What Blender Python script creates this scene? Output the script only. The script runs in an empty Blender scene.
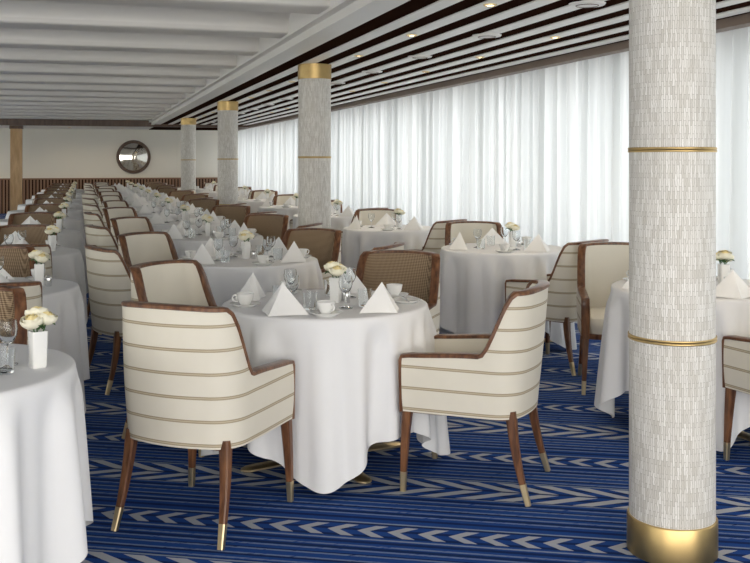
import bpy, math, random
from mathutils import Vector, Matrix
random.seed(7)
scene = bpy.context.scene
try:
    scene.view_settings.view_transform = 'Standard'
    scene.view_settings.look = 'None'
except Exception as e:
    print(e)

# ------------------------------------------------------------------ materials
class NT:
    def __init__(self, name):
        self.mat = bpy.data.materials.new(name)
        self.mat.use_nodes = True
        self.t = self.mat.node_tree
        self.b = self.t.nodes['Principled BSDF']
        self.out = self.t.nodes['Material Output']
    def n(self, typ, **kw):
        nd = self.t.nodes.new(typ)
        for k, v in kw.items():
            setattr(nd, k, v)
        return nd
    def l(self, a, b):
        self.t.links.new(a, b)
    def m(self, op, a, b=None, c=None):
        nd = self.n('ShaderNodeMath', operation=op)
        for i, v in enumerate((a, b, c)):
            if v is None: continue
            if isinstance(v, (int, float)): nd.inputs[i].default_value = v
            else: self.l(v, nd.inputs[i])
        return nd.outputs[0]
    def mix(self, f, a, b):
        nd = self.n('ShaderNodeMix', data_type='RGBA')
        for idx, v in ((0, f), (6, a), (7, b)):
            if isinstance(v, (int, float)): nd.inputs[idx].default_value = v
            elif isinstance(v, tuple): nd.inputs[idx].default_value = (*v, 1)
            else: self.l(v, nd.inputs[idx])
        return nd.outputs[2]
    def obj(self, scale=(1,1,1), rot=(0,0,0), kind='Object'):
        tc = self.n('ShaderNodeTexCoord')
        mp = self.n('ShaderNodeMapping')
        mp.inputs['Scale'].default_value = scale
        mp.inputs['Rotation'].default_value = rot
        self.l(tc.outputs[kind], mp.inputs[0])
        return mp.outputs[0]
    def noise(self, vec, scale, detail=3):
        nd = self.n('ShaderNodeTexNoise')
        nd.inputs['Scale'].default_value = scale
        nd.inputs['Detail'].default_value = detail
        self.l(vec, nd.inputs['Vector'])
        return nd.outputs[0]
    def bump(self, h, strength, dist=0.01):
        nd = self.n('ShaderNodeBump')
        nd.inputs['Strength'].default_value = strength
        nd.inputs['Distance'].default_value = dist
        self.l(h, nd.inputs['Height'])
        self.l(nd.outputs[0], self.b.inputs['Normal'])
    def set(self, col=None, rough=None, metal=None, spec=None):
        if col is not None:
            if isinstance(col, tuple): self.b.inputs['Base Color'].default_value = (*col, 1)
            else: self.l(col, self.b.inputs['Base Color'])
        if rough is not None: self.b.inputs['Roughness'].default_value = rough
        if metal is not None: self.b.inputs['Metallic'].default_value = metal
        if spec is not None: self.b.inputs['Specular IOR Level'].default_value = spec

def simple(name, col, rough=.5, metal=0, var=.06, scale=6, spec=.5):
    s = NT(name)
    v = s.obj()
    nz = s.noise(v, scale)
    dark = tuple(c * (1 - var) for c in col)
    s.set(s.mix(nz, col, dark), rough, metal, spec)
    return s.mat

def mat_leather(stripes):
    s = NT('cream_leather_striped' if stripes else 'cream_leather')
    v = s.obj()
    nz = s.noise(v, 9)
    base = s.mix(nz, (.80, .755, .65), (.74, .695, .59))
    if stripes:
        sep = s.n('ShaderNodeSeparateXYZ'); s.l(v, sep.inputs[0])
        f = s.m('FRACT', s.m('MULTIPLY', s.m('ADD', sep.outputs[2], -.415), 1/.092))
        band = s.m('LESS_THAN', s.m('ABSOLUTE', s.m('SUBTRACT', f, .5)), .07)
        core = s.m('LESS_THAN', s.m('ABSOLUTE', s.m('SUBTRACT', f, .5)), .022)
        base = s.mix(band, base, (.40, .33, .215))
        base = s.mix(core, base, (.56, .48, .355))
    fine = s.noise(v, 180, 2)
    s.set(base, .55, 0, .35)
    s.bump(fine, .12, .003)
    return s.mat
def mat_woven():
    s = NT('woven_tan_fabric')
    v = s.obj()
    sep = s.n('ShaderNodeSeparateXYZ'); s.l(v, sep.inputs[0])
    h = s.m('ADD', sep.outputs[0], sep.outputs[1])
    a = s.m('SINE', s.m('MULTIPLY', s.m('ADD', h, sep.outputs[2]), 340))
    b = s.m('SINE', s.m('MULTIPLY', s.m('SUBTRACT', h, sep.outputs[2]), 340))
    w = s.m('MULTIPLY', a, b)
    w = s.m('ADD', s.m('MULTIPLY', w, .8), .5)
    w = s.m('MINIMUM', s.m('MAXIMUM', w, 0.0), 1.0)
    s.set(s.mix(w, (.13, .08, .042), (.44, .325, .21)), .6, 0, .3)
    s.bump(w, .4, .004)
    return s.mat
def mat_wood(name, c1, c2, rough=.28, sc=1.0):
    s = NT(name)
    v = s.obj((18*sc, 18*sc, 3*sc))
    nz = s.noise(v, 2.5, 6)
    rp = s.n('ShaderNodeValToRGB')
    rp.color_ramp.elements[0].position = .35; rp.color_ramp.elements[0].color = (*c1, 1)
    rp.color_ramp.elements[1].position = .7; rp.color_ramp.elements[1].color = (*c2, 1)
    s.l(nz, rp.inputs[0])
    s.set(rp.outputs[0], rough, 0, .5)
    return s.mat
def mat_column():
    s = NT('white_mosaic_sticks')
    tc = s.n('ShaderNodeTexCoord')
    sep = s.n('ShaderNodeSeparateXYZ'); s.l(tc.outputs['UV'], sep.inputs[0])
    u, v = sep.outputs[0], sep.outputs[1]
    cmb0 = s.n('ShaderNodeCombineXYZ'); s.l(u, cmb0.inputs[0]); s.l(v, cmb0.inputs[1])
    wob = s.noise(cmb0.outputs[0], 45, 2)
    u2 = s.m('ADD', u, s.m('MULTIPLY', s.m('SUBTRACT', wob, .5), .008))
    cmb = s.n('ShaderNodeCombineXYZ')
    s.l(v, cmb.inputs[0]); s.l(u2, cmb.inputs[1])
    br = s.n('ShaderNodeTexBrick'); s.l(cmb.outputs[0], br.inputs['Vector'])
    br.inputs['Scale'].default_value = 1
    br.inputs['Brick Width'].default_value = .047
    br.inputs['Row Height'].default_value = .0078
    br.inputs['Mortar Size'].default_value = .0009
    br.inputs['Mortar Smooth'].default_value = .6
    br.offset = .37; br.offset_frequency = 2
    br.inputs['Color1'].default_value = (.89, .87, .825, 1)
    br.inputs['Color2'].default_value = (.64, .61, .55, 1)
    br.inputs['Mortar'].default_value = (.35, .32, .27, 1)
    nz = s.noise(cmb.outputs[0], 60, 2)
    s.set(s.mix(s.m('MULTIPLY', nz, .25), br.outputs['Color'], (.58, .55, .49)), .4, 0, .4)
    s.bump(s.m('MULTIPLY', br.outputs['Fac'], -1), .5, .004)
    return s.mat
CR = math.radians(27)
def mat_carpet():
    s = NT('carpet_blue_pattern')
    v = s.obj((1, 1, 1), (0, 0, CR))
    wob = s.noise(v, 40, 2)
    sep = s.n('ShaderNodeSeparateXYZ'); s.l(v, sep.inputs[0])
    u = sep.outputs[0]
    vv = s.m('ADD', sep.outputs[1], s.m('MULTIPLY', s.m('SUBTRACT', wob, .5), .004))
    t = s.m('FRACT', s.m('MULTIPLY', vv, 1/1.02))       # 0..1 period 1.02 m
    def rng(a, b):
        return s.m('MULTIPLY', s.m('GREATER_THAN', t, a), s.m('LESS_THAN', t, b))
    # arrow band
    d = s.m('ABSOLUTE', s.m('SUBTRACT', t, .125))
    ch = s.m('FRACT', s.m('DIVIDE', s.m('ADD', u, s.m('MULTIPLY', d, 1.9)), .165))
    arrow = s.m('MULTIPLY', s.m('LESS_THAN', ch, .50), rng(.015, .235))
    notspine = s.m('GREATER_THAN', d, .007)
    arrow = s.m('MULTIPLY', arrow, notspine)
    edge1 = s.m('ADD', rng(-.01, .009), rng(.242, .254))
    # fine lines
    nz1 = s.noise(s.obj((1, 14, 1), (0, 0, CR)), 9, 1)
    ln = s.m('LESS_THAN', s.m('FRACT', s.m('MULTIPLY', t, 1/.045)), .26)
    lines = s.m('MULTIPLY', ln, s.m('ADD', rng(.27, .49), rng(.74, .97)))
    lines = s.m('MULTIPLY', lines, s.m('GREATER_THAN', nz1, .36))
    # broken chevron/ladder band
    d2 = s.m('ABSOLUTE', s.m('SUBTRACT', t, .60))
    c2 = s.m('FRACT', s.m('DIVIDE', s.m('SUBTRACT', u, s.m('MULTIPLY', d2, 1.2)), .12))
    lad = s.m('MULTIPLY', s.m('LESS_THAN', c2, .42), rng(.545, .655))
    edge2 = s.m('ADD', rng(.513, .525), rng(.675, .687))
    darkln = s.m('LESS_THAN', s.m('FRACT', s.m('MULTIPLY', t, 1/.06)), .35)
    fib = s.noise(s.obj(), 260, 2)
    base = s.mix(darkln, (.014, .060, .265), (.007, .024, .105))
    light = s.mix(fib, (.38, .41, .46), (.62, .64, .66))
    c = s.mix(s.m('MULTIPLY', lines, .85), base, (.20, .27, .42))
    c = s.mix(s.m('MULTIPLY', s.m('ADD', edge1, edge2), .8), c, (.30, .37, .48))
    c = s.mix(s.m('MULTIPLY', lad, .85), c, light)
    c = s.mix(s.m('MULTIPLY', arrow, .92), c, light)
    c = s.mix(s.m('MULTIPLY', fib, .22), c, (.01, .03, .11))
    s.set(c, .95, 0, .1)
    s.bump(fib, .4, .006)
    return s.mat
def mat_curtain():
    s = NT('sheer_curtain_fabric')
    s.t.nodes.remove(s.b)
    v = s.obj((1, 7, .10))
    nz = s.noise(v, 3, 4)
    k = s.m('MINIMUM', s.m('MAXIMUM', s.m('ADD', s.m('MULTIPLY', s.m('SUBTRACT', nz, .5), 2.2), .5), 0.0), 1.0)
    col = s.mix(k, (.92, .93, .92), (.70, .725, .72))  # vertical streaks painted into the fabric colour to deepen the fold shading
    df = s.n('ShaderNodeBsdfDiffuse'); tr = s.n('ShaderNodeBsdfTranslucent'); tp = s.n('ShaderNodeBsdfTransparent')
    s.l(col, df.inputs[0]); s.l(col, tr.inputs[0])
    m1 = s.n('ShaderNodeMixShader'); m1.inputs[0].default_value = .68
    s.l(df.outputs[0], m1.inputs[1]); s.l(tr.outputs[0], m1.inputs[2])
    m2 = s.n('ShaderNodeMixShader'); m2.inputs[0].default_value = .07
    s.l(m1.outputs[0], m2.inputs[1]); s.l(tp.outputs[0], m2.inputs[2])
    s.l(m2.outputs[0], s.out.inputs[0])
    return s.mat
def mat_emit(name, col, st):
    s = NT(name)
    s.set(col, .5)
    s.b.inputs['Emission Color'].default_value = (*col, 1)
    s.b.inputs['Emission Strength'].default_value = st
    return s.mat
def mat_glass():
    s = NT('clear_glass')
    s.set((.95, .97, .98), .02)
    s.b.inputs['Transmission Weight'].default_value = 1
    s.b.inputs['IOR'].default_value = 1.3
    return s.mat
def mat_slat():
    s = NT('wainscot_wood_slats')
    nz = s.noise(s.obj((8, 8, 1)), 2, 3)
    s.set(s.mix(nz, (.34, .19, .11), (.22, .12, .07)), .45)
    return s.mat

M = dict(
    stripe=mat_leather(True), cream=mat_leather(False), woven=mat_woven(),
    walnut=mat_wood('walnut_polished', (.09, .036, .017), (.25, .112, .05)),
    goldwood=mat_wood('gold_oak_wood', (.50, .30, .12), (.66, .42, .20), .35, .4),
    headwood=mat_wood('dark_header_wood', (.08, .045, .03), (.14, .085, .055), .4, .4),
    brass=simple('satin_brass', (.80, .64, .38), .38, 1, .12, 20),
    capbrass=simple('brushed_brass', (.60, .43, .19), .36, 1, .2, 20),
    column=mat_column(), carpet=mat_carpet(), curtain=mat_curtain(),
    cloth=simple('white_linen', (.86, .86, .865), .8, 0, .03, 12, .2),
    napkin=simple('napkin_linen', (.90, .895, .88), .8, 0, .03, 30, .2),
    ceil=simple('ceiling_white_paint', (.74, .72, .68), .4, 0, .03, 3),
    slatw=simple('ceiling_slat_white', (.83, .81, .77), .35, 0, .03, 3),
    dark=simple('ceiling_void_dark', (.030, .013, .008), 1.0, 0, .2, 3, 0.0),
    taupe=simple('pelmet_taupe', (.22, .165, .13), .55, 0, .08, 3),
    wall=simple('cream_wall_panel', (.80, .77, .68), .5, 0, .04, 1.5),
    porcelain=simple('white_porcelain', (.86, .86, .84), .12, 0, .01, 3),
    steel=simple('polished_steel', (.75, .75, .76), .14, 1, .03, 10),
    mirror=simple('mirror_silver', (.72, .70, .65), .05, 1, .02, 3),
    rose=simple('rose_petals_cream', (.90, .86, .68), .6, 0, .1, 60),
    rosein=simple('rose_heart_yellow', (.86, .72, .34), .6, 0, .1, 60),
    leaf=simple('leaf_green', (.06, .16, .04), .5, 0, .3, 40),
    glass=mat_glass(), slat=mat_slat(),
    lamp=mat_emit('downlight_glow', (1.0, .76, .42), 14.0),
    panelw=simple('speaker_disc_white', (.86, .84, .8), .4),
)

# ------------------------------------------------------------------ mesh builder
class MB:
    def __init__(self):
        self.v = []; self.f = []; self.mi = []; self.uv = {}
        self.mats = []
    def slot(self, key):
        if key not in self.mats: self.mats.append(key)
        return self.mats.index(key)
    def add(self, verts, faces, mat):
        o = len(self.v); s = self.slot(mat)
        self.v += [tuple(p) for p in verts]
        for f in faces:
            self.f.append(tuple(i + o for i in f)); self.mi.append(s)
        return o
    def box(self, a, b, mat):
        x0, y0, z0 = a; x1, y1, z1 = b
        vs = [(x0,y0,z0),(x1,y0,z0),(x1,y1,z0),(x0,y1,z0),(x0,y0,z1),(x1,y0,z1),(x1,y1,z1),(x0,y1,z1)]
        self.add(vs, [(0,3,2,1),(4,5,6,7),(0,1,5,4),(1,2,6,5),(2,3,7,6),(3,0,4,7)], mat)
    def grid(self, rows, mat, close=False, flip=False):
        n = len(rows[0]); vs = [p for r in rows for p in r]; fs = []
        for i in range(len(rows) - 1):
            for j in range(n if close else n - 1):
                k = (j + 1) % n
                q = (i*n+j, i*n+k, (i+1)*n+k, (i+1)*n+j)
                fs.append(q[::-1] if flip else q)
        self.add(vs, fs, mat)
    def revolve(self, prof, mat, n=24, c=(0, 0, 0)):
        rows = []
        for r, z in prof:
            rows.append([(c[0]+r*math.cos(2*math.pi*j/n), c[1]+r*math.sin(2*math.pi*j/n), c[2]+z) for j in range(n)])
        self.grid(rows, mat, close=True)
    def tube(self, pts, rad, mat, n=8, square=False, cap=True, flat=1.0):
        rows = []
        pts = [Vector(p) for p in pts]
        for i, p in enumerate(pts):
            t = (pts[min(i+1, len(pts)-1)] - pts[max(i-1, 0)]).normalized()
            ref = Vector((0, 1, 0)) if abs(t.y) < .9 else Vector((1, 0, 0))
            if flat != 1.0: ref = Vector((0, 0, 1))
            a = t.cross(ref).normalized(); b = t.cross(a).normalized()
            r = rad[i] if isinstance(rad, (list, tuple)) else rad
            row = []
            for j in range(n):
                th = 2*math.pi*j/n + (math.pi/n)
                ca, sa = math.cos(th), math.sin(th)
                if square:
                    ca = math.copysign(abs(ca)**.45, ca); sa = math.copysign(abs(sa)**.45, sa)
                row.append(p + a*ca*r + b*sa*r*flat)
            rows.append(row)
        self.grid(rows, mat, close=True, flip=True)
        if cap:
            o = self.add(rows[0], [tuple(range(n))], mat)
            self.add(rows[-1], [tuple(range(n))[::-1]], mat)
    def mesh(self, name, angle=35, weld=True, override=None):
        me = bpy.data.meshes.new(name)
        me.from_pydata(self.v, [], self.f)
        for k in self.mats:
            me.materials.append(M[(override or {}).get(k, k)])
        me.polygons.foreach_set('material_index', self.mi)
        me.polygons.foreach_set('use_smooth', [True]*len(self.f))
        me.update()
        if weld:
            import bmesh
            bm = bmesh.new(); bm.from_mesh(me)
            bmesh.ops.remove_doubles(bm, verts=bm.verts, dist=1e-5)
            bmesh.ops.recalc_face_normals(bm, faces=bm.faces)
            bm.to_mesh(me); bm.free()
        me.set_sharp_from_angle(angle=math.radians(angle))
        return me

def put(name, me, loc=(0, 0, 0), rz=0, parent=None, sc=1):
    o = bpy.data.objects.new(name, me)
    scene.collection.objects.link(o)
    o.location = loc; o.rotation_euler = (0, 0, rz); o.scale = (sc, sc, sc)
    if parent: o.parent = parent
    return o

# ------------------------------------------------------------------ room constants
XR, YB, XL, YN = 4.80, 28.6, -6.4, -2.2
# floor
b = MB(); b.box((XL-.2, YN-.2, -.1), (XR+.2, YB+.2, 0), 'carpet')
put('floor', b.mesh('floor'))

def window_wall(name, x0, x1):
    b = MB()
    b.box((x0, YN, 0), (x1, YB, .25), 'wall')
    b.box((x0, YN, 2.26), (x1, YB, 2.8), 'wall')
    y = YN
    while y < YB:
        b.box((x0, y, .25), (x1, y+.09, 2.26), 'wall'); y += 1.52
    b.box((x0, YB-.1, .25), (x1, YB, 2.26), 'wall')
    put(name, b.mesh(name))
window_wall('wall_right', XR, XR+.08)
window_wall('wall_left', XL-.12, XL)
# near wall (behind the camera) with window openings added for the front fill light
b = MB()
b.box((XL, YN-.12, 0), (XR, YN, .32), 'wall'); b.box((XL, YN-.12, 2.32), (XR, YN, 2.8), 'wall')
x = XL
while x < XR:
    b.box((x, YN-.12, .32), (x+.15, YN, 2.32), 'wall'); x += 1.79
put('wall_near', b.mesh('wall_near'))
# far wall with panel joints
b = MB(); b.box((XL, YB, 0), (XR, YB+.12, 2.8), 'wall')
put('wall_far', b.mesh('wall_far'))
b = MB()
for i in range(8):
    xx = -5.5 + i*1.35
    b.box((xx, YB-.012, .95), (min(xx+1.32, XR-.1), YB-.001, 2.34), 'wall')
put('trim_wall_panels', b.mesh('trim_wall_panels'))
b = MB(); x = XL+.05
while x < 4.15:
    b.box((x, YB-.07, 0), (x+.055, YB-.02, .95), 'slat'); x += .09
b.box((XL+.02, YB-.02, 0), (4.2, YB-.013, .95), 'dark')
b.box((XL+.02, YB-.09, .95), (4.2, YB-.013, .99), 'slat')
put('trim_wainscot', b.mesh('trim_wainscot'))

# ceilings
b = MB(); b.box((XL-.1, YN-.1, 2.80), (XR+.12, YB+.1, 2.9), 'ceil')
put('ceiling', b.mesh('ceiling'))
# left coffered area: arched transverse ribs
b = MB()
y = YN + .3
X0, X1 = XL, 1.56
while y < 23.2:
    prof = [(0, 2.74), (0, 2.455), (.008, 2.445), (.05, 2.44), (.30, 2.44), (.325, 2.445), (.33, 2.50), (.36, 2.55), (.44, 2.59), (.62, 2.62), (.90, 2.63), (1.12, 2.61), (1.24, 2.575), (1.295, 2.53), (1.30, 2.48), (1.30, 2.74)]
    b.grid([[(X0, y+p, z) for p, z in prof], [(X1, y+p, z) for p, z in prof]], 'ceil')
    y += 1.30
put('trim_ceiling_ribs', b.mesh('trim_ceiling_ribs', angle=50, weld=False))
# bulkhead between coffers and slats
b = MB()
b.box((1.50, YN, 2.42), (1.60, 23.9, 2.80), 'slatw')
b.box((1.60, YN, 2.375), (1.78, 23.9, 2.80), 'slatw')
b.box((1.56, YN, 2.36), (1.62, 23.9, 2.43), 'slatw')
put('trim_bulkhead', b.mesh('trim_bulkhead'))
# dark void + white slats
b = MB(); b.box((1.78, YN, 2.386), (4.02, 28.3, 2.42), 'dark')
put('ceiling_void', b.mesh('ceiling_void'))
b = MB()
x = 1.96
for i in range(8):
    b.box((x, YN, 2.377), (x+.114, 24, 2.3855), 'slatw'); x += .264
put('trim_ceiling_slats', b.mesh('trim_ceiling_slats'))
# pelmet
b = MB()
b.box((3.99, YN, 2.325), (4.10, 28.3, 2.50), 'taupe')
b.box((4.10, YN, 2.37), (4.80, 28.3, 2.50), 'taupe')
put('trim_curtain_pelmet', b.mesh('trim_curtain_pelmet'))
# header and far lower ceiling
b = MB()
b.box((XL, 23.9, 2.32), (3.97, 24.1, 2.47), 'headwood')
put('trim_header_beam', b.mesh('trim_header_beam'))
b = MB(); b.box((XL, 24.1, 2.40), (3.97, YB, 2.46), 'ceil')
put('ceiling_far', b.mesh('ceiling_far'))

# curtains
def curtain(name, xc, y0, y1, s, z0=.015, z1=2.40):
    y = y0; ph = 0; rows = [[], [], [], []]
    while y < y1:
        w = .5 + .5*math.sin(y*1.9+s) * math.sin(y*.7+1+s)
        ph += .010 * (2*math.pi/(.085 + .10*w))
        a = .045 + .045*w
        sn = math.sin(ph)
        ofs = a*math.copysign(abs(sn)**.9, sn) + .016*math.sin(ph*2.3+1)
        for k, (z, g) in enumerate(((z0, 1.1), (.8, 1.0), (1.7, .95), (z1, .85))):
            rows[k].append((xc + ofs*g + .006*math.sin(y*9+k), y + .012*math.sin(ph*.5+k*.4), z))
        y += .010
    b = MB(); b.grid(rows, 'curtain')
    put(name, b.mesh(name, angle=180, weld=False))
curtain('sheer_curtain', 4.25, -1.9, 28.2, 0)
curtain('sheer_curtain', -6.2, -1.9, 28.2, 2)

# mirror on far wall
b = MB()
b.revolve([(0, .03), (.2, .026), (.40, .012), (.41, 0)], 'mirror', 48)
b.revolve([(.40, 0), (.40, .04), (.43, .055), (.475, .05), (.49, 0)], 'headwood', 48)
o = put('round_mirror', b.mesh('round_mirror'), (1.36, YB-.014, 1.60))
o.rotation_euler = (math.radians(90), 0, 0)
# pilaster
b = MB()
b.box((-.14, -.14, 0), (.14, .14, 2.398), 'goldwood')
b.box((-.16, -.16, 0), (.16, .16, .12), 'headwood')
b.box((-.16, -.16, 2.30), (.16, .16, 2.398), 'headwood')
put('wooden_pilaster', b.mesh('wooden_pilaster'), (-1.68, 26.0, 0))

# columns
def column_mesh():
    b = MB(); R = .155
    n = 64
    zs = [.10, .8, 1.5, 2.24]
    rows = [[(R*math.cos(2*math.pi*j/n), R*math.sin(2*math.pi*j/n), z) for j in range(n+1)] for z in zs]
    b.grid(rows, 'column')
    b.revolve([(.160, 0), (.163, .003), (.163, .13), (.160, .135), (.148, .136)], 'capbrass', n)
    for z in (.80, 1.495):
        b.revolve([(.148, z-.009), (.159, z-.009), (.160, z-.007), (.160, z-.003), (.158, z), (.160, z+.003), (.160, z+.007), (.159, z+.009), (.148, z+.009)], 'capbrass', n)
    b.revolve([(.148, 2.235), (.160, 2.237), (.160, 2.376)], 'capbrass', n)
    me = b.mesh('structural_column', weld=False)
    uv = me.uv_layers.new(name='UVMap')
    for p in me.polygons:
        angs = []
        for li in p.loop_indices:
            co = me.vertices[me.loops[li].vertex_index].co
            angs.append(math.atan2(co.y, co.x) % (2*math.pi))
        if max(angs) - min(angs) > math.pi:
            angs = [a if a > math.pi else a + 2*math.pi for a in angs]
        for li, a in zip(p.loop_indices, angs):
            co = me.vertices[me.loops[li].vertex_index].co
            uv.data[li].uv = (a*R, co.z)
    return me
cm = column_mesh()
for y in (3.07, 8.84, 14.6, 20.4):
    put('structural_column', cm, (2.097, y, 0))

# ------------------------------------------------------------------ dining chair
def chair_builder():
    b = MB()
    W, YF, YBK, RC = .264, .262, -.258, .125
    def side_pts(sg):
        out = []
        ys = [YF - i*(YF-.02)/7 for i in range(8)] + [.02 - i*(.02 - (YBK+RC))/9 for i in range(1, 10)]
        for y in ys: out.append((sg*(W - .006*max(0, y)/.26), y, sg*1.0, 0.0))
        return out
    right = side_pts(1)
    cor = []
    for i in range(1, 9):
        th = math.radians(i*80/8)
        cor.append((W-RC+RC*math.cos(th), YBK+RC-RC*math.sin(th), math.cos(th), -math.sin(th)))
    x0, y0 = cor[-1][0], cor[-1][1]
    back = []
    for i in range(1, 10):
        x = x0 - 2*x0*i/10
        tt = x/x0
        back.append((x, y0 - .022*(1-tt*tt), -.0 + .17*tt, -1.0))
    left = [(-x, y, -nx, ny) for x, y, nx, ny in (right+cor)][::-1]
    plan = right + cor + back + left
    def sm(a, c, x):
        t = max(0, min(1, (x-a)/(c-a))); return t*t*(3-2*t)
    def top(p):
        x, y = p[0], p[1]
        t = sm(-.195, -.07, y)
        hb = .885 + .010*(1 - (x/W)**2)
        ha = .612 - .016*sm(-.05, .26, y)
        return hb*(1-t) + ha*t
    def pos(p, z, off):
        x, y, nx, ny = p
        l = math.hypot(nx, ny); nx /= l; ny /= l
        k = (z-.36)/.54
        wb = 1 - sm(-.22, .12, y)
        sx = 1.0 - .05*max(0, (k-.35))*wb
        yy = y - .050*wb*(k**1.2 if k > 0 else 0)
        if y > .1: yy = y + .012*k
        return Vector((x*sx + nx*off, yy + ny*off, z))
    T = .042
    NV = 10
    outer = []; inner = []
    for k in range(NV+1):
        t = k/NV
        outer.append([pos(p, .355 + (top(p)-.355)*t, .006*math.sin(math.pi*t)) for p in plan])
        inner.append([pos(p, .40 + (top(p)-.40)*t, -T - .010*math.sin(math.pi*t)) for p in plan])
    b.grid(outer, 'stripe')
    b.grid(inner, 'inside', flip=True)
    bo = [[pos(p, .355, 0) for p in plan], [pos(p, .352, -T) for p in plan], [pos(p, .40, -T) for p in plan]]
    b.grid(bo, 'walnut')
    mid = -T/2
    path = []
    p0 = plan[0]
    for z in (.352, .42, .50, .55, top(p0)-.020):
        q = pos(p0, z, mid); q.y += .006; path.append((q, Vector((1, 0, 0))))
    q = pos(p0, top(p0)-.002, mid); path.append((q, Vector((1, 0, 0))))
    for p in plan[1:-1]:
        l = math.hypot(p[2], p[3])
        path.append((pos(p, top(p)+.003, mid), Vector((p[2]/l, p[3]/l, 0))))
    p1 = plan[-1]
    q = pos(p1, top(p1)-.002, mid); path.append((q, Vector((-1, 0, 0))))
    for z in (top(p1)-.020, .55, .50, .42, .352):
        q = pos(p1, z, mid); q.y += .006; path.append((q, Vector((-1, 0, 0))))
    rows = []
    HW = T/2 + .0045; HT = .0095
    for i, (c, nrm) in enumerate(path):
        t = (path[min(i+1, len(path)-1)][0] - path[max(i-1, 0)][0]).normalized()
        u = nrm.cross(t).normalized()
        nn = t.cross(u).normalized()
        ring = []
        for a, d in ((-1, -.6), (-1, .6), (-.75, 1), (.75, 1), (1, .6), (1, -.6), (.75, -1), (-.75, -1)):
            ring.append(c + nn*HW*a + u*HT*d)
        rows.append(ring)
    b.grid(rows, 'walnut', close=True)
    b.add(rows[0], [tuple(range(8))], 'walnut'); b.add(rows[-1], [tuple(range(8))], 'walnut')
    # seat cushion
    def loop(hx, y0, y1, z, r=.05):
        pts = []
        cx = [(hx-r, y1-r, 0), (-(hx-r), y1-r, 90), (-(hx-r), y0+r, 180), (hx-r, y0+r, 270)]
        for x, y, a0 in cx:
            for i in range(5):
                a = math.radians(a0 + i*22.5)
                pts.append((x + r*math.cos(a), y + r*math.sin(a), z))
        return pts
    ls = [loop(.212, -.215, .262, .365), loop(.214, -.215, .266, .40), loop(.214, -.215, .268, .405), loop(.217, -.215, .276, .425), loop(.217, -.215, .276, .455),
          loop(.210, -.21, .268, .474), loop(.18, -.18, .235, .484), loop(.08, -.1, .12, .488, .03)]
    b.grid(ls, 'cream', close=True)
    b.add(ls[-1], [tuple(range(20))], 'cream')
    b.add(ls[0], [tuple(range(20))[::-1]], 'walnut')
    rl = [loop(.232, -.225, .262, .345), loop(.234, -.228, .266, .35), loop(.234, -.228, .266, .378), loop(.226, -.22, .26, .38)]
    b.grid(rl, 'walnut', close=True); b.add(rl[0], [tuple(range(20))[::-1]], 'walnut')
    # legs
    for sx in (1, -1):
        for fr in (1, 0):
            if fr:
                A = Vector((sx*.234, .243, .385)); B = Vector((sx*.248, .262, 0)); bow = .004
            else:
                A = Vector((sx*.214, -.212, .385)); B = Vector((sx*.242, -.292, 0)); bow = .012
            pts = []; rad = []
            for i in range(9):
                t = i/8 * .78
                p = A.lerp(B, t); p.y += bow*math.sin(math.pi*t)
                pts.append(p); rad.append(.0235 - .0125*t)
            b.tube(pts, rad, 'walnut', 8, square=True)
            pts2 = []; rad2 = []
            for i in range(4):
                t = .775 + i/3*.225
                p = A.lerp(B, t); p.y += bow*math.sin(math.pi*t)
                pts2.append(p); rad2.append(.0147 - .012*(t-.775))
            b.tube(pts2, rad2, 'brass', 8, square=True)
    return b
cb = chair_builder()
ch_cream = cb.mesh('dining_chair_cream', 40, override={'inside': 'cream'})
ch_woven = cb.mesh('dining_chair_woven', 40, override={'inside': 'woven'})
def chair(x, y, deg, woven=False, jit=True):
    if jit:
        x += random.uniform(-.03, .03); y += random.uniform(-.03, .03); deg += random.uniform(-7, 7)*(1 + .05*max(0, y-6))
    put('dining_chair', ch_woven if woven else ch_cream, (x, y, 0), math.radians(deg-90))

# ------------------------------------------------------------------ tables
def cloth_mesh(seed):
    rnd = random.Random(seed)
    b = MB(); n = 300; R = .50
    ph = [rnd.uniform(0, 6.28) for _ in range(6)]
    def fold(th):
        return (.45*math.cos(9*th+ph[0]+.6*math.sin(th)) + .45*math.cos(14*th+ph[1]+.9*math.sin(2*th+ph[4])) + .3*math.cos(23*th+ph[2]+1.2*math.sin(3*th+ph[3])))
    rows = []
    for r in (.001, .1, .2, .3, .4, .47, .488):
        rows.append([(r*math.cos(2*math.pi*j/n), r*math.sin(2*math.pi*j/n), .765) for j in range(n)])
    rows.append([(.497*math.cos(2*math.pi*j/n), .497*math.sin(2*math.pi*j/n), .7605) for j in range(n)])
    rows.append([(.501*math.cos(2*math.pi*j/n), .501*math.sin(2*math.pi*j/n), .75) for j in range(n)])
    ND = 20
    for k in range(1, ND+1):
        t = k/ND; row = []
        for j in range(n):
            th = 2*math.pi*j/n
            c = abs(math.sin(2*th))**2.4       # corners of the square cloth on the diagonals
            hang = .515 + .215*c + .012*math.cos(5*th+ph[2])
            d = min(hang, .738)*t
            f = fold(th)
            f = math.copysign(abs(f)**.85, f)
            amp = (.022 + .060*t**.7) * (.75+.45*c) * min(1, t*6)
            r = R + .004 + .006*t + .032*c*t + amp*f*.75
            tw = .03*t*math.sin(5*th+ph[5])
            row.append((r*math.cos(th+tw), r*math.sin(th+tw), .75 - d))
        rows.append(row)
    b.grid(rows, 'cloth', close=True, flip=True)
    return b.mesh('tablecloth_%d' % seed, 180, weld=True)
cloths = [cloth_mesh(s) for s in (3, 11, 23)]
b = MB()
b.revolve([(0, .762), (.47, .762), (.485, .758), (.485, .735), (.2, .72), (.05, .70), (.035, .68), (.035, .10), (.05, .06), (.085, .04), (.09, .0)], 'brass', 40)
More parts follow.
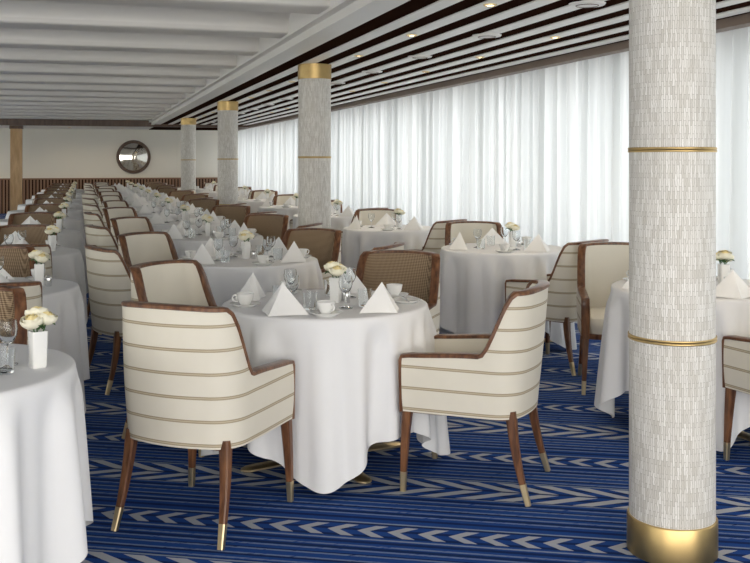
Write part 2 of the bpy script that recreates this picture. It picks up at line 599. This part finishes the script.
for k in range(4):
    a = math.radians(k*90)
    pts = [(math.cos(a)*r, math.sin(a)*r, z) for r, z in ((.05, .026), (.2, .022), (.36, .018), (.40, .016), (.425, .015), (.435, .014))]
    b.tube(pts, [.040, .040, .040, .038, .026, .008], 'brass', 12, flat=.32)
ped = b.mesh('dining_table', 40)
def table(x, y, ang, v, crot=0):
    t = put('dining_table', ped, (x, y, 0), math.radians(ang))
    put('tablecloth', cloths[v % 3], (0, 0, 0), math.radians(crot), parent=t)
    return t

# ------------------------------------------------------------------ tableware
def napkin_mesh():
    b = MB()
    apex = Vector((0, .01, .14)); F = Vector((0, -.08, 0)); L = Vector((-.138, .03, 0)); Rr = Vector((.138, .03, 0)); Bk = Vector((0, .05, 0))
    def tri(A, B, C, bulge, mat='napkin'):
        n = 8; rows = []
        nrm = (B-A).cross(C-A).normalized()
        for i in range(n+1):
            t = i/n; P = A.lerp(B, t); Q = A.lerp(C, t); row = []
            for j in range(n+1):
                s = j/n
                p = P.lerp(Q, s) + nrm*bulge*math.sin(math.pi*s)*t
                p.z = max(p.z, 0)
                row.append(p)
            rows.append(row)
        b.grid(rows, mat)
    tri(apex, F, L, -.012); tri(apex, Rr, F, -.012)
    tri(apex, L, Bk, .010); tri(apex, Bk, Rr, .010)
    tri(apex+Vector((0, 0, -.012)), F+Vector((0, -.012, 0)), Rr*.82+Vector((0, -.01, 0)), .002)
    tri(apex+Vector((0, 0, -.012)), L*.82+Vector((0, -.01, 0)), F+Vector((0, -.012, 0)), .002)
    return b.mesh('folded_napkin', 30, weld=False)
nap = napkin_mesh()
b = MB()
b.revolve([(0, .003), (.018, .004), (.030, .002), (.033, 0), (.034, .002), (.018, .007), (.004, .012), (.0035, .06), (.006, .068), (.020, .08), (.030, .10), (.033, .12), (.031, .14), (.029, .15),
           (.028, .15), (.0295, .14), (.0315, .12), (.0285, .101), (.019, .083), (0, .073)], 'glass', 20)
goblet = b.mesh('wine_glass', 60)
b = MB()
b.revolve([(0, 0), (.028, 0), (.030, .004), (.034, .08), (.0325, .08), (.029, .010), (0, .009)], 'glass', 20)
tumbler = b.mesh('water_tumbler', 60)
b = MB()
b.revolve([(0, .004), (.04, .004), (.045, 0), (.05, .004), (.072, .014), (.074, .016), (.071, .017), (.05, .008), (.03, .007), (0, .007)], 'porcelain', 28)
b.revolve([(0, .009), (.022, .007), (.024, .012), (.036, .032), (.042, .062), (.0405, .063), (.034, .034), (.02, .014), (0, .012)], 'porcelain', 28)
b.tube([(.038, 0, .052), (.052, 0, .056), (.062, 0, .046), (.058, 0, .032), (.046, 0, .024), (.034, 0, .028)], .004, 'porcelain', 8)
cup = b.mesh('coffee_cup_and_saucer', 50)
b = MB()
b.revolve([(0, .003), (.045, .003), (.05, 0), (.055, .003), (.074, .013), (.076, .015), (.072, .016), (.055, .007), (0, .006)], 'porcelain', 32)
plate = b.mesh('bread_plate', 50)
b = MB()
prof = [(-.10, .006), (-.06, .008), (-.01, .006), (.0, .007), (.03, .010), (.08, .010), (.10, .005), (.105, .001)]
rows = [[(-w, y*.8, .002), (-w*.5, y*.8, .004), (w*.5, y*.8, .004), (w, y*.8, .002), (w*.5, y*.8, .0008), (-w*.5, y*.8, .0008)] for y, w in prof]
b.grid(rows, 'steel', close=True)
knife = b.mesh('butter_knife', 40)
b = MB()
b.revolve([(0, 0), (.013, 0), (.015, .004), (.012, .03), (.014, .045), (.010, .052), (0, .055)], 'steel', 16)
shaker = b.mesh('salt_shaker', 50)

def vase_mesh(seed):
    rnd = random.Random(seed)
    b = MB()
    def sq(h, z, r=.006):
        pts = []
        for x, y, a0 in ((h-r, h-r, 0), (-(h-r), h-r, 90), (-(h-r), -(h-r), 180), (h-r, -(h-r), 270)):
            for i in range(4):
                a = math.radians(a0+i*30); pts.append((x+r*math.cos(a), y+r*math.sin(a), z))
        return pts
    ls = [sq(.021, 0), sq(.023, .004), sq(.026, .118), sq(.0265, .122), sq(.022, .122), sq(.021, .10)]
    b.grid(ls, 'porcelain', close=True); b.add(ls[0], [tuple(range(16))[::-1]], 'porcelain'); b.add(ls[-1], [tuple(range(16))], 'leaf')
    heads = [((-.024, -.014, .160), .034), ((.024, -.012, .166), .032), ((.004, .022, .178), .034)]
    for (hx, hy, hz), R in heads:
        b.tube([(hx*.3, hy*.3, .09), (hx*.7, hy*.7, .125), (hx, hy, hz-.015)], .0025, 'leaf', 6)
        tilt = Matrix.Rotation(math.atan2(hx, .09), 3, 'Y') @ Matrix.Rotation(-math.atan2(hy, .09), 3, 'X')
        for layer, (cnt, rr, op) in enumerate(((3, .38, 0.0), (4, .62, .15), (5, .85, .35), (6, 1.05, .6))):
            for k in range(cnt):
                a0 = 2*math.pi*k/cnt + layer*.7 + rnd.uniform(-.1, .1)
                wd = 2*math.pi/cnt*.72
                rows = []
                for i in range(6):
                    t = i/5
                    phi = -1.3 + t*(2.1 - op*.6)
                    rad = R*rr*(math.cos(phi)*.9 + .12 + op*.25*t*t)
                    zz = R*(.9*math.sin(phi)) * (1.0 - .25*op)
                    row = []
                    for j in range(6):
                        s = (j/5-.5)*2
                        a = a0 + s*wd*(1-.25*t*t)
                        rdd = rad*(1 - .10*s*s*t)
                        zz2 = zz - R*.14*s*s*t
                        row.append(tilt @ Vector((rdd*math.cos(a), rdd*math.sin(a), zz2)) + Vector((hx, hy, hz)))
                    rows.append(row)
                b.grid(rows, 'rosein' if layer < 2 else 'rose')
    for k in range(6):
        a = k*1.05+.3
        d = Vector((math.cos(a), math.sin(a), 0)); e = Vector((-d.y, d.x, 0))
        rows = []
        for i in range(6):
            t = i/5; w = .014*math.sin(math.pi*min(1, t*.95+.04))
            c = d*(.014+.045*t) + Vector((0, 0, .125 + .022*math.sin(t*2.4)))
            rows.append([c - e*w + Vector((0, 0, .004)), c, c + e*w + Vector((0, 0, .004))])
        b.grid(rows, 'leaf')
    return b.mesh('rose_vase', 60, weld=False)
vase = vase_mesh(1)
ZT = .7655
def dress(x, y, seats, vofs=(0, .04), full=True, plates=(), stem=True):
    """seats: list of world angles (deg) of place settings"""
    put('rose_vase', vase, (x+vofs[0], y+vofs[1], ZT), random.uniform(0, 3))
    for s in seats:
        a = math.radians(s)
        d = Vector((math.cos(a), math.sin(a), 0)); e = Vector((-d.y, d.x, 0))
        c = Vector((x, y, ZT))
        put('folded_napkin', nap, c + d*.385, a + math.pi/2 + random.uniform(-.12, .12), sc=random.uniform(.95, 1.02))
        put('coffee_cup_and_saucer', cup, c + d*.285 - e*.270, a + random.uniform(-1, 1))
        if stem:
            put('wine_glass', goblet, c + d*.20 - e*.06)
        if full:
            put('water_tumbler', tumbler, c + d*.22 + e*.05)
        if s in plates:
            q = c + d*.285 + e*.270
            put('bread_plate', plate, q)
            put('butter_knife', knife, q + Vector((0, 0, .0145)), a + .9)
    if full:
        put('salt_shaker', shaker, (x+vofs[0]+.05, y+vofs[1]-.03, ZT))
        put('salt_shaker', shaker, (x+vofs[0]+.05, y+vofs[1]+.02, ZT))

# --- central row
cy = 4.5; k = 0
while cy < 26.5:
    cx = 1.12 if k == 0 else 1.09
    table(cx, cy, (12 if k == 0 else random.uniform(-20, 20)), k, 16 if k == 0 else 0)
    if k == 0:
        dress(cx, cy, (225, 149, 300, 56), vofs=(.05, -.01), full=True, plates=(300,))
        chair(.483, 3.945, 50.8, jit=False)
        chair(1.70, 4.01, 143, jit=False)
        chair(1.70, 5.30, -126, True, jit=False)
        chair(.57, 5.08, -50, jit=False)
    else:
        dress(cx, cy, (208, 125, 320, 42), full=(k < 3), stem=(k < 5))
        chair(cx-.77, cy-.18, 16)
        chair(cx+(.50 if k == 5 else .64), cy-(.42 if k == 5 else .47), 142)
        chair(cx+(.44 if k in (7, 4) else .57), cy+.74, -126, True)
        chair(cx-.52, cy+.67, -48)
    cy += 2.16; k += 1
# --- left row
cy = 3.42; k = 0
while cy < 26.5:
    table(-.53, cy, random.uniform(-15, 15) if k else -6, k+1)
    if k == 0:
        put('rose_vase', vase, (-.15, 3.36, ZT), .4)
        put('water_tumbler', tumbler, (-.25, 3.30, ZT)); put('wine_glass', goblet, (-.25, 3.43, ZT))
        put('salt_shaker', shaker, (-.28, 3.21, ZT)); put('salt_shaker', shaker, (-.33, 3.26, ZT))
        put('folded_napkin', nap, (-.6, 3.76, ZT), math.pi); put('folded_napkin', nap, (-.6, 3.08, ZT), 0)
    else:
        dress(-.53, cy, (90, 285), vofs=(.29, .0), full=(k < 2), stem=(k < 3))
        chair(-.50, cy-.74, 97)
    chair(-.52, cy+.75, -90, True)
    cy += 2.14; k += 1
# --- window row
rt = [(3.25, 4.45), (3.2, 6.96), (3.05, 9.4)] + [(3.05, 11.9+2.5*i) for i in range(6)]
for k, (tx, ty) in enumerate(rt):
    table(tx, ty, random.uniform(-15, 15) if k else 10, k+2)
    if k == 0:
        dress(tx, ty, (255, 170, 80), vofs=(.12, .0), full=True)
        chair(3.27, 3.70, 98, jit=False)
        chair(3.31, 5.41, -116, jit=False)
    else:
        dress(tx, ty, (290, 80, 180), vofs=(.1, .05), full=(k < 2), stem=(k < 4))
        chair(tx+(.05 if k == 1 else .16), ty-.82, 118, jit=(k > 1))
        chair(tx+.12, ty+.85, -108, jit=(k > 1))

# ------------------------------------------------------------------ ceiling fittings
b = MB()
b.revolve([(0, -.004), (.026, -.004)], 'lamp', 16)
b.revolve([(.026, -.004), (.030, -.009), (.040, -.006), (.041, .001)], 'brass', 20)
dl = b.mesh('recessed_downlight')
b = MB()
b.revolve([(0, -.012), (.085, -.012), (.10, -.010), (.108, 0)], 'panelw', 28)
b.revolve([(.062, -.0125), (.064, -.016), (.068, -.0125)], 'taupe', 28)
disc = b.mesh('ceiling_speaker_disc')
def spot(x, y, z, e, size=2.3):
    l = bpy.data.lights.new('downlight_beam', 'SPOT'); l.energy = e; l.spot_size = size; l.spot_blend = .8
    l.color = (1, .84, .64); l.shadow_soft_size = .04
    o = bpy.data.objects.new('downlight_beam', l); scene.collection.objects.link(o)
    o.location = (x, y, z)
i = 0
y = 3.55
while y < 23.5:
    put('recessed_downlight', dl, (3.337, y, 2.3765)); put('recessed_downlight', dl, (2.281, y+.2, 2.3765))
    if i % 2 == 0: spot(3.337, y, 2.355, 22); spot(2.281, y+.2, 2.355, 22)
    y += 1.4; i += 1
for x in (-4, -2.6, -.4, 1.0, 2.6):  # extra downlights added to brighten the far wall
    put('recessed_downlight', dl, (x, 27.4, 2.399)); spot(x, 27.4, 2.38, 22, 2.8)
y = 3.5
while y < 23:
    put('ceiling_speaker_disc', disc, (2.809, y, 2.3765)); y += 1.45

# ------------------------------------------------------------------ light
def area(name, loc, rot, sx, sy, e, col, spread=180):
    l = bpy.data.lights.new(name, 'AREA'); l.shape = 'RECTANGLE'; l.size = sx; l.size_y = sy
    l.energy = e; l.color = col; l.spread = math.radians(spread)
    o = bpy.data.objects.new(name, l); scene.collection.objects.link(o)
    o.location = loc; o.rotation_euler = rot
R90 = math.radians(90)
area('daylight_right', (5.6, 13, 1.5), (0, R90, 0), 2.6, 32, 430, (.99, .995, 1), 100)
area('daylight_left', (-7.2, 13, 1.5), (0, -R90, 0), 2.6, 32, 1500, (1, .965, .90))
area('fill_near', (-.9, -3.2, 1.5), (R90, 0, 0), 11, 2.4, 500, (1, .955, .88))  # added fill from behind the camera, brightens the near side of the room
w = bpy.data.worlds.new('World'); scene.world = w; w.use_nodes = True
w.node_tree.nodes['Background'].inputs[0].default_value = (.88, .93, 1, 1)
w.node_tree.nodes['Background'].inputs[1].default_value = .8

# ------------------------------------------------------------------ camera
cam = bpy.data.cameras.new('camera'); cam.sensor_width = 36; cam.lens = 950/750*36
cam.shift_y = -.1593
co = bpy.data.objects.new('camera', cam); scene.collection.objects.link(co)
co.location = (0, 0, 1.45); co.rotation_euler = (R90, 0, -math.radians(16.98))
scene.camera = co
